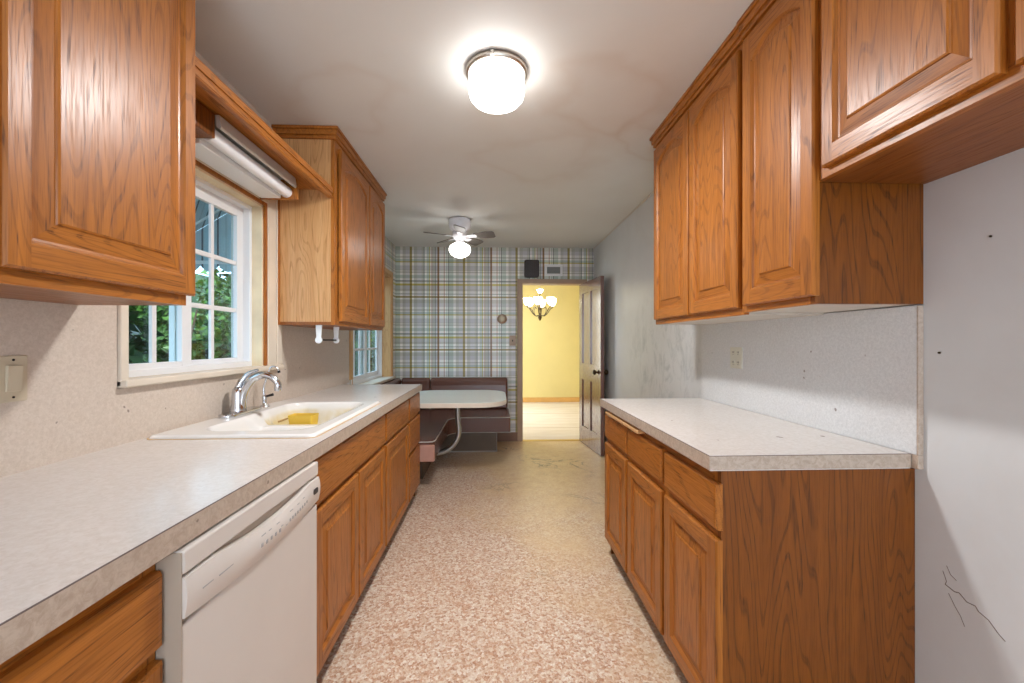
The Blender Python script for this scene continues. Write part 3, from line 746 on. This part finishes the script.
# yellow scoop in the far bowl
t = thing('scoop', 'yellow plastic scoop with a thin tan handle lying in the far sink bowl', 'scoop', (-.90, 2.06, .84))
m = MB(); A = rrect(-.985, -.865, 2.02, 2.10, .01, 3); B = rrect(-.972, -.875, 2.028, 2.092, .01, 3); n = len(A)
vs = [(x, y, .903) for x, y in A]+[(x, y, .80) for x, y in B]+[(x*.97-.925*.03, y*.97+2.06*.03, 0.901) for x, y in A]+[(x*.97-.925*.03, y*.97+2.06*.03, .808) for x, y in B]
fs = [(i, (i+1) % n, n+(i+1) % n, n+i) for i in range(n)]+[tuple(range(n, 2*n))]+[(2*n+i, 2*n+(i+1) % n, 3*n+(i+1) % n, 3*n+i) for i in range(n)]+[tuple(range(3*n, 4*n))]+[(i, (i+1) % n, 2*n+(i+1) % n, 2*n+i) for i in range(n)]
m.add(vs, fs); m.build('scoop_cup', 'yellow', t)
MB().tube([(-.984, 2.06, .890), (-1.02, 2.065, .877), (-1.05, 2.07, .866)], .005, 8).build('scoop_handle', 'wood_handle', t)

# ---------------------------------------------------------------- faucet and filter tap
def smooth(pts, n=6):
    P = [Vector(p) for p in pts]; out = []
    for i in range(len(P)-1):
        p0, p1, p2, p3 = P[max(i-1, 0)], P[i], P[i+1], P[min(i+2, len(P)-1)]
        for k in range(n):
            t_ = k/n; out.append(.5*((2*p1)+(p2-p0)*t_+(2*p0-5*p1+4*p2-p3)*t_*t_+(3*p1-p0-3*p2+p3)*t_**3))
    out.append(P[-1]); return out
t = thing('faucet', 'chrome single-lever kitchen faucet with arched spout behind the sink bowls', 'faucet', (-1.165, 1.95, .927))
m = MB(); m.prism(rrect(-1.192, -1.122, 1.825, 2.08, .033, 8), .926, .942); m.build('base_plate', 'chrome', t, bevel=.004)
m = MB(); m.lathe([(.034, 0), (.032, .02), (.027, .035), (.025, .085), (.023, .102), (.012, .115), (0, .118)], (-1.168, 1.95, .937), 24); m.build('valve_body', 'chrome', t)
pts = smooth([(-1.155, 1.952, .955), (-1.145, 1.953, 1.02), (-1.115, 1.955, 1.075), (-1.07, 1.957, 1.102), (-1.03, 1.96, 1.096), (-1.005, 1.962, 1.073), (-.998, 1.963, 1.052)])
m = MB(); m.tube(pts, [.020-.0075*i/(len(pts)-1) for i in range(len(pts))], 16); m.build('spout', 'chrome', t)
m = MB(); m.lathe([(.012, 0), (.0155, .004), (.0155, .032), (.013, .040)], (-.998, 1.963, 1.028), 18); m.build('spout_tip', 'chrome', t)
pts = smooth([(-1.175, 1.95, 1.025), (-1.160, 1.953, 1.068), (-1.130, 1.960, 1.108), (-1.088, 1.966, 1.126)])
m = MB(); m.tube(pts, [.017-.0115*i/(len(pts)-1) for i in range(len(pts))], 12); m.build('lever', 'chrome', t)
t = thing('filter_tap', 'slim chrome drinking water tap with hooked spout beside the main faucet', 'faucet', (-1.165, 2.16, .927))
m = MB(); m.lathe([(.024, 0), (.022, .006), (.010, .012), (.010, .03), (.012, .05), (.008, .06)], (-1.165, 2.16, .926), 18); m.build('tap_base', 'chrome', t)
m = MB(); m.tube(smooth([(-1.165, 2.16, .98), (-1.170, 2.162, 1.02), (-1.16, 2.165, 1.06), (-1.150, 2.168, 1.10), (-1.135, 2.17, 1.127), (-1.115, 2.17, 1.128), (-1.102, 2.17, 1.112), (-1.098, 2.17, 1.104)]), .0048, 10); m.build('spout', 'chrome', t)
MB().tube([(-1.099, 2.17, 1.108), (-1.096, 2.17, 1.098)], .0068, 10).build('spout_tip', 'black', t)
MB().tube([(-1.160, 2.163, .978), (-1.125, 2.168, .988)], [.005, .007], 8).build('lever', 'black', t)

# ---------------------------------------------------------------- paper towel bracket
t = thing('paper_towel_holder', 'empty white paper towel bracket under the wall cabinet beyond the window', 'towel holder', (-.99, 2.5, 1.35))
for yy, hh in ((2.40, .085), (2.66, .085)):
    m = MB(); m.prism([(-1.012, 1.3515), (-.976, 1.3515), (-.982, 1.3515-hh+.01), (-1.006, 1.3515-hh+.01)], yy, yy+.008, 1)
    m.lathe([(.013, -.006), (.019, -.006), (.019, .007), (.013, .007)], (0, 0, 0), 20, mat=Matrix.Translation((-.994, yy+.003, 1.3515-hh)) @ Matrix.Rotation(PI/2, 4, 'X'), caps=True)
    br = m.build('bracket', 'white_metal', t, bevel=.001)
MB().tube([(-.994, 2.41, 1.268), (-.994, 2.658, 1.268)], .005, 8).build('rod', 'bronze', t)

# ---------------------------------------------------------------- switches and outlets
t = thing('light_switch', 'almond rocker light switch on the left backsplash under the near wall cabinet', 'switch', (XL+.007, 1.11, 1.16))
MB().box(XL+.0072, XL+.013, 1.078, 1.143, 1.100, 1.218).build('switch_plate', 'almond', t, bevel=.002)
MB().prism([(XL+.013, 1.127), (XL+.017, 1.127), (XL+.022, 1.193), (XL+.013, 1.193)], 1.092, 1.126, 1).build('rocker', 'almond', t, bevel=.001)
for z in (1.112, 1.207): MB().tube([(XL+.0125, 1.110, z), (XL+.0142, 1.110, z)], .003, 10).build('screw', 'black', t)
t = thing('wall_outlet', 'ivory four-socket outlet plate on the right backsplash', 'outlet', (1.262, 2.1, 1.17))
MB().box(1.256, 1.2618, 2.052, 2.157, 1.118, 1.228).build('outlet_plate', 'ivory', t, bevel=.002)
for yy in (2.083, 2.127):
    for zz in (1.147, 1.199):
        so_ = MB().prism(rrect(yy-.014, yy+.014, zz-.014, zz+.014, .008, 4), 1.2542, 1.2562, 0).build('socket', 'ivory', t)
        m = MB()
        for dy in (-.006, .006): m.box(1.2536, 1.2544, yy+dy-.0014, yy+dy+.0014, zz-.001, zz+.008)
        m.box(1.2536, 1.2544, yy-.002, yy+.002, zz-.010, zz-.006)
        h = m.build('slot', 'black', so_); h.location = (0, 0, 0)
o = MB().tube([(XR-.0005, 1.138, 1.222), (XR-.004, 1.138, 1.222)], .0032, 10).build('wall_plug', 'bronze'); tag(o, 'small dark screw plug in the right wall next to the backsplash edge', 'wall plug')
o = MB().tube([(XR-.0005, 1.015, 1.525), (XR-.003, 1.015, 1.525)], .003, 8).build('nail', 'bronze'); tag(o, 'tiny dark nail in the bare right wall below the fridge cabinet', 'nail')

# ---------------------------------------------------------------- ceiling lamp
t = thing('ceiling_lamp', 'round flush-mount ceiling lamp with lit white glass drum', 'lamp', (.012, 1.85, ZC))
m = MB(); m.lathe([(.128, 0), (.136, -.003), (.136, -.022), (.128, -.028), (.122, -.028), (.122, -.01)], (.012, 1.85, ZC), 48); m.build('metal_ring', 'nickel', t)
m = MB(); m.lathe([(.121, -.020), (.124, -.05), (.124, -.098), (.119, -.120), (.105, -.137), (.080, -.148), (.045, -.153), (0, -.154)], (.012, 1.85, ZC), 48, caps=False); m.build('glass_shade', 'globe', t)
for a in (.9, 3.0, 5.1):
    MB().box(-.006, .006, .134, .142, -.026, -.006, mat=Matrix.Translation((.012, 1.85, ZC)) @ Matrix.Rotation(a, 4, 'Z')).build('clip', 'nickel', t)

# ---------------------------------------------------------------- ceiling fan
FX, FY = -.335, 4.10
t = thing('ceiling_fan', 'small white ceiling fan with grey-brown blades and lit globe over the dinette', 'fan', (FX, FY, ZC))
m = MB(); m.lathe([(.085, 0), (.105, -.004), (.110, -.03), (.110, -.055), (.105, -.085), (.080, -.115), (.060, -.125)], (FX, FY, ZC), 32); m.build('motor_housing', 'fan_white', t)
m = MB(); m.lathe([(.060, -.125), (.072, -.130), (.075, -.165), (.055, -.19), (.040, -.215), (.045, -.235), (.066, -.245)], (FX, FY, ZC), 28); m.build('hub', 'fan_white', t)
m = MB(); m.lathe([(.060, -.240), (.095, -.262), (.106, -.290), (.104, -.315), (.085, -.345), (.050, -.368), (.015, -.377), (0, -.378)], (FX, FY, ZC), 32, caps=False); m.build('globe', 'fan_globe', t)
for k in range(5):
    a = math.radians(-14+72*k)
    Mx = Matrix.Translation((FX, FY, ZC-.165)) @ Matrix.Rotation(a, 4, 'Z')
    Mt = Mx @ Matrix.Rotation(math.radians(-16), 4, 'X')
    out = [(.145, -.036), (.27, -.058), (.335, -.056), (.352, -.040), (.352, .040), (.335, .056), (.27, .058), (.145, .036)]
    bl = MB().prism(out, -.004, .004, 2, mat=Mt).build('blade', 'blade', t, bevel=.0015)
    MB().prism([(.06, -.014), (.11, -.020), (.16, -.030), (.175, 0), (.16, .030), (.11, .020), (.06, .014)], -.0085, -.0045, 2, mat=Mt).build('blade_bracket', 'fan_white', bl, loc=(0, 0, 0))
m = MB(); m.tube([(FX+.045, FY-.03, ZC-.22), (FX+.050, FY-.035, ZC-.30)], .0015, 6); m.build('pull_chain', 'nickel', t)

# ---------------------------------------------------------------- dinette
t = thing('dinette_table', 'pale laminate dinette table with rounded corners on a curved chrome leg', 'table', (-.36, 3.95, 0))
m = MB(); m.prism(rrect(-.83, .112, 3.47, 4.44, .26, 12), .728, .750); m.build('tabletop', 'table_top', t)
m = MB(); out = rrect(-.8305, .1125, 3.4695, 4.4405, .2605, 12)
m.prism(out, .708, .7475); m.build('edge_rim', 'cream', t, bevel=.003)
pts = smooth([(-.36, 4.1, .706), (-.358, 4.1, .60), (-.352, 4.1, .47), (-.345, 4.1, .38), (-.365, 4.1, .30), (-.41, 4.1, .235), (-.48, 4.1, .188), (-.56, 4.1, .168), (-.628, 4.1, .163)])
m = MB(); m.tube(pts, .025, 16); m.build('curved_leg', 'dull_chrome', t)
MB().prism(rrect(-.45, -.27, 4.01, 4.19, .03, 4), .700, .7075).build('mounting_plate', 'dull_chrome', t)

t = thing('booth_bench', 'brown vinyl corner booth bench wrapping the dinette table', 'bench', (-.6, 4.7, 0))
def seat_outline(dx=0):
    # L-shaped seat with rounded inner corner
    xf, yb = -.505+dx, 4.65-dx
    pts = [(-1.233, 3.52), (xf-.06, 3.52), (xf-.018, 3.535), (xf, 3.575), (xf, yb-.16)]
    for k in range(1, 9):
        a = PI-PI/2*k/8; pts.append((xf+.16+.16*math.cos(a), yb-.16+.16*math.sin(a)))
    pts += [(.185, yb), (.185, 5.275), (-1.233, 5.275)]
    return pts
so_ = MB().prism([(x, y) for x, y in seat_outline()], .240, .425).build('seat_cushion', 'vinyl', t, bevel=.018, seg=3)
# lighter boxed end of the left seat next to the cabinets
m = MB(); m.prism(rrect(-1.20, -.498, 3.494, 3.53, .016, 6), .255, .395); m.build('seat_end', 'vinyl_end_lit', t, bevel=.01)
ol = seat_outline()
pip = [(x, y, .416) for x, y in ol[1:-2]]; pip = [(-1.2, 3.512, .416)]+pip
m = MB(); m.tube([(a[0]+.003, a[1]-.004, a[2]) for a in pip], .0055, 8); m.build('piping', 'piping', so_)
pip2 = [(x+.002, y-.003, .25) for x, y in ol[4:-2]]
m = MB(); m.tube(pip2, .004, 8); m.build('piping', 'piping', so_)
m = MB(); m.prism([(-1.233, 3.85), (-.655, 3.85), (-.655, 4.78), (.03, 4.78), (.03, 5.275), (-1.233, 5.275)], 0, .239); m.build('bench_base', 'vinyl_dark', t)
m = MB(); m.box(-.654, .034, 4.774, 4.7795, 0, .012); m.box(.0305, .036, 4.775, 4.783, 0, .239); m.build('base_trim', 'piping', t)
# backrests: rolled padded backs
def backrest(L0, L1, axis):
    prof = [(0, .43), (.10, .43), (.085, .60), (.075, .72), (.078, .775), (.065, .805), (.035, .815), (0, .812)]
    m = MB()
    if axis == 0: m.prism([(XL+.002+a, b) for a, b in prof], L0, L1, 1)
    else: m.add([(L0, YB-.002-a, b) for a, b in prof]+[(L1, YB-.002-a, b) for a, b in prof], [tuple(range(8))[::-1], tuple(range(8, 16))]+[(i, (i+1) % 8, 8+(i+1) % 8, 8+i) for i in range(8)])
    return m
backrest(3.55, 5.27, 0).build('backrest', 'vinyl', t, bevel=.024, seg=4)
backrest(-.795, .168, 1).build('backrest', 'vinyl', t, bevel=.024, seg=4)
backrest(-1.15, -.80, 1).build('backrest', 'vinyl', t, bevel=.024, seg=4)
m = MB(); m.tube([(.176, YB-.03, .43), (.176, YB-.03, .80), (.168, YB-.03, .818), (-.79, YB-.03, .820)], .006, 8); m.build('back_piping', 'piping', t)

# ---------------------------------------------------------------- things on the back wall
t = thing('door_chime', 'dark brown door chime box on the plaid wall above the doorway', 'door chime', (.478, YB, 2.19))
MB().prism(rrect(.385, .572, 2.083, 2.305, .025, 6), YB-.055, YB, 1).build('chime_cover', 'black_brown', t, bevel=.006)
m = MB()
for k in range(7): x = .41+.023*k; m.box(x-.003, x+.003, YB-.058, YB-.054, 2.11, 2.28)
m.build('grille', 'black_brown', t)
t = thing('wall_vent', 'small white-framed wall vent to the right of the door chime', 'vent', (.76, YB, 2.18))
m = MB(); m.box(.645, .875, YB-.018, YB, 2.105, 2.135); m.box(.645, .875, YB-.018, YB, 2.222, 2.252); m.box(.645, .675, YB-.018, YB, 2.135, 2.222); m.box(.845, .875, YB-.018, YB, 2.135, 2.222)
m.build('vent_frame', 'white_metal', t, bevel=.003)
m = MB(); m.box(.675, .845, YB-.006, YB, 2.135, 2.222)
for k in range(5): m.box(.675, .845, YB-.014, YB-.007, 2.143+.017*k, 2.147+.017*k)
m.build('louvre', 'black_plate', t)
t = thing('thermostat', 'round brown-rimmed thermostat on the plaid wall left of the doorway', 'thermostat', (.10, YB, 1.555))
Mr = Matrix.Translation((.103, YB-.001, 1.555)) @ Matrix.Rotation(PI/2, 4, 'X')
MB().lathe([(.062, 0), (.062, .018), (.055, .026), (.040, .028)], (0, 0, 0), 28, mat=Mr).build('thermostat_ring', 'casing_brown', t)
MB().lathe([(.040, .027), (.038, .034), (.02, .038), (0, .038)], (0, 0, 0), 28, mat=Mr, caps=False).build('dial', 'almond', t)
t = thing('wall_switch', 'small brown switch plate on the plaid wall below the thermostat', 'switch', (.235, YB, 1.28))
MB().box(.195, .275, YB-.008, YB, 1.215, 1.345).build('switch_plate', 'casing_brown', t, bevel=.003)
MB().box(.228, .242, YB-.022, YB-.008, 1.268, 1.292).build('toggle', 'bronze', t, bevel=.002)

# ---------------------------------------------------------------- open door
Dm = Matrix.Translation((1.128, 5.25, 0)) @ Matrix.Rotation(math.radians(-83.6), 4, 'Z')   # local +x runs from hinge to free edge
m = MB(); DW, DH = .74, 1.99
def panelled(m, w_, h, T):
    xs = [.105, .335, .405, .635]; zs = [.22, .80, 1.00, 1.86]
    # core slab split round four recessed panels
    m.box(0, w_, -T+.012, -.012, .008, h, mat=Dm)
    for ya, yb in ((-T, -T+.012), (-.012, 0)):
        m.box(0, xs[0], ya, yb, .008, h, mat=Dm); m.box(xs[1], xs[2], ya, yb, zs[0], zs[3], mat=Dm); m.box(xs[3], w_, ya, yb, .008, h, mat=Dm)
        for a, b in ((.008, zs[0]), (zs[3], h)): m.box(xs[0], xs[3], ya, yb, a, b, mat=Dm)
        for a, b in ((xs[0], xs[1]), (xs[2], xs[3])): m.box(a, b, ya, yb, zs[1], zs[2], mat=Dm)
    return m
dr = struct(panelled(m, DW, DH, .042).build('door_1', 'door_wood'))
for sgn in (-1, 1):
    yk = -.042 if sgn < 0 else 0
    m = MB(); Mk = Dm @ Matrix.Translation((.68, yk, .925)) @ Matrix.Rotation(PI/2 if sgn < 0 else -PI/2, 4, 'X')
    m.lathe([(.026, 0), (.026, .006), (.010, .010), (.010, .030), (.026, .038), (.029, .052), (.020, .064), (0, .067)], (0, 0, 0), 20, mat=Mk)
    struct(m.build('door_knob', 'bronze', dr))
for z in (.25, 1.75):
    struct(MB().tube([tuple(Dm @ Vector((-.006, .004, z))), tuple(Dm @ Vector((-.006, .004, z+.09)))], .007, 8).build('hinge', 'bronze', dr))

# ---------------------------------------------------------------- chandelier
CX_, CY_ = .778, 7.0
t = thing('chandelier', 'dark bronze chandelier with lit frosted glass shades in the yellow dining room', 'chandelier', (CX_, CY_, ZC+.12))
m = MB(); m.lathe([(0, -.02), (.02, .01), (.034, .05), (.020, .085), (.010, .12), (.012, .16), (.022, .20), (.012, .24), (.008, .42), (.012, .45), (.006, .47), (0, .475)], (CX_, CY_, 1.64), 18, caps=False); m.build('stem', 'bronze', t)
m = MB(); m.lathe([(.010, 0), (.035, .02), (.055, .06), (.05, .065), (.03, .03), (.008, .01)], (CX_, CY_, 2.09), 18); m.build('top_shade', 'bulb_shade', t)
m = MB(); m.tube([(CX_, CY_, 2.11), (CX_, CY_, ZC+.10)], .005, 8); m.lathe([(.055, -.02), (.06, 0)], (CX_, CY_, ZC+.12), 18); m.build('chain', 'nickel', t)
for k in range(6):
    a = math.radians(15+60*k); ca, sa = math.cos(a), math.sin(a)
    def R_(r, z): return (CX_+r*ca, CY_+r*sa, z)
    m = MB(); m.tube(smooth([R_(.02, 1.72), R_(.08, 1.71), R_(.14, 1.76), R_(.19, 1.83), R_(.225, 1.85), R_(.225, 1.865)]), .007, 8)
    m.tube(smooth([R_(.10, 1.72), R_(.13, 1.80), R_(.10, 1.86), R_(.07, 1.83)]), .004, 6)
    m.lathe([(.006, 0), (.028, .006), (.030, .012), (.012, .02)], R_(.225, 1.862), 14); arm = m.build('arm', 'bronze', t)
    MB().lathe([(.020, .0), (.045, .025), (.062, .07), (.070, .125), (.066, .125), (.040, .03), (.018, .006)], R_(.225, 1.878), 18, caps=False).build('glass_shade', 'bulb_shade', arm, loc=(0, 0, 0))

# ---------------------------------------------------------------- outdoors
struct(MB().box(-14, WX-.001, -3, 16, -.25, -.15).build('ground', 'ground'))
t = thing('window_awning', 'blue-grey ribbed metal awning with scalloped edge outside the sink window', 'awning', (-1.9, 2.2, 2.0))
AY0, AY1 = .9, 2.98
def zr(x): return 2.43+(x+1.42)*.62
m = MB(); X0, X1 = -1.42, -2.42
m.add([(X0, AY0, zr(X0)), (X1, AY0, zr(X1)), (X1, AY1, zr(X1)), (X0, AY1, zr(X0)), (X0, AY0, zr(X0)+.01), (X1, AY0, zr(X1)+.01), (X1, AY1, zr(X1)+.01), (X0, AY1, zr(X0)+.01)],
      [(0, 1, 2, 3), (7, 6, 5, 4), (0, 4, 5, 1), (1, 5, 6, 2), (2, 6, 7, 3), (3, 7, 4, 0)]); m.build('awning_roof', 'awning', t)
m = MB(); k = 0; y = AY0+.1
while y < AY1:
    m.add([(X0, y, zr(X0)-.012), (X1, y, zr(X1)-.012), (X1, y+.012, zr(X1)-.012), (X0, y+.012, zr(X0)-.012), (X0, y, zr(X0)), (X1, y, zr(X1)), (X1, y+.012, zr(X1)), (X0, y+.012, zr(X0))],
          [(0, 1, 2, 3), (7, 6, 5, 4), (0, 4, 5, 1), (1, 5, 6, 2), (2, 6, 7, 3), (3, 7, 4, 0)]); y += .21
m.build('roof_rib', 'awning_white', t)
def scallops(a, b, n, zt_fn, zb):
    poly = []
    for i in range(n):
        s0 = a+(b-a)*i/n; s1 = a+(b-a)*(i+1)/n
        for k in range(8): poly.append((s0+(s1-s0)*k/8, zb-.045*abs(math.sin(PI*k/8))))
    poly.append((b, zb)); poly += [(b, zt_fn(b)), (a, zt_fn(a))]; return poly
MB().prism(scallops(X1, X0, 8, lambda x: zr(x)-.001, 1.79), AY1, AY1+.008, 1).build('side_panel', 'awning', t)
MB().prism(scallops(AY0, AY1, 16, lambda y_: zr(X1)-.001, 1.74), X1-.008, X1, 0).build('front_valance', 'awning', t)
m = MB(); m.box(X1, X0, AY1-.01, AY1-.001, 1.80, 1.822); m.build('side_rail', 'awning_white', t)

def shrub(name, c, r, n, label, mat, size=.07, stems=3, group=None, seed=0):
    rd = random.Random(seed); t = thing(name, label, 'shrub', (c[0], c[1], -.15), group)
    m = MB()
    cl = [(Vector((rd.gauss(0, .5), rd.gauss(0, .5), rd.uniform(-.9, .9))), rd.uniform(.35, .6)) for _ in range(9)]
    for i in range(n):
        cc, cr = rd.choice(cl)
        d = Vector((rd.gauss(0, 1), rd.gauss(0, 1), rd.gauss(0, 1))).normalized()*cr*rd.uniform(.6, 1)
        p = Vector(((cc.x+d.x)*r[0], (cc.y+d.y)*r[1], (cc.z+d.z)*r[2]))+Vector(c)
        if p.z < -.1: continue
        ax = Vector((rd.gauss(0, 1), rd.gauss(0, 1), rd.gauss(-.3, .7))).normalized()
        sd_ = ax.cross(Vector((rd.gauss(0, 1), rd.gauss(0, 1), rd.gauss(0, 1)))).normalized(); s_l = size*rd.uniform(.6, 1.3)
        m.add([p, p+ax*s_l*.5+sd_*s_l*.22, p+ax*s_l, p+ax*s_l*.5-sd_*s_l*.22], [(0, 1, 2, 3)])
    m.build('foliage', mat, t, recalc=False)
    m = MB()
    for k in range(stems):
        a = rd.uniform(0, 6.28); m.tube([(c[0]+.1*math.cos(a), c[1]+.1*math.sin(a), -.15), (c[0]+.3*r[0]*math.cos(a), c[1]+.3*r[1]*math.sin(a), c[2]*.8), (c[0]+.6*r[0]*math.cos(a), c[1]+.6*r[1]*math.sin(a), c[2]+r[2]*.6)], [.03, .02, .008], 6)
    m.build('stem', 'stem', t)
SH = [((-2.75, 2.3, .85), (.5, .5, 1.0), 'leaf_dark', 'dark leafy shrub outside the left panes of the sink window'),
      ((-3.05, 3.85, .9), (.55, .5, 1.1), 'leaf', 'sunlit bright green shrub outside the right panes of the sink window'),
      ((-3.35, 5.6, 1.0), (.6, .6, 1.2), 'leaf', 'tall green shrub under the scalloped awning edge beyond the sink window'),
      ((-2.9, 7.4, .9), (.6, .6, 1.2), 'leaf_dark', 'dark green shrub seen through the near panes of the dinette window'),
      ((-3.0, 9.4, 1.0), (.7, .7, 1.3), 'leaf', 'green shrub seen through the middle panes of the dinette window'),
      ((-3.1, 11.8, 1.0), (.8, .8, 1.4), 'leaf_dark', 'farthest dark shrub behind the far panes of the dinette window')]
for i, (c0, r0, mt, lb) in enumerate(SH): shrub('shrub', c0, r0, 7000, lb, mt, .11, 4, 'shrubs outside the kitchen', 11+i)
o = MB().box(-4.6, -4.5, .5, 15, -.15, 2.3); m = o
f_ = m.build('garden_fence', 'leaf_dark'); tag(f_, 'dark green garden fence behind the shrubs outside', 'fence')
for o in bpy.data.objects:
    if '_w' in o: del o['_w']
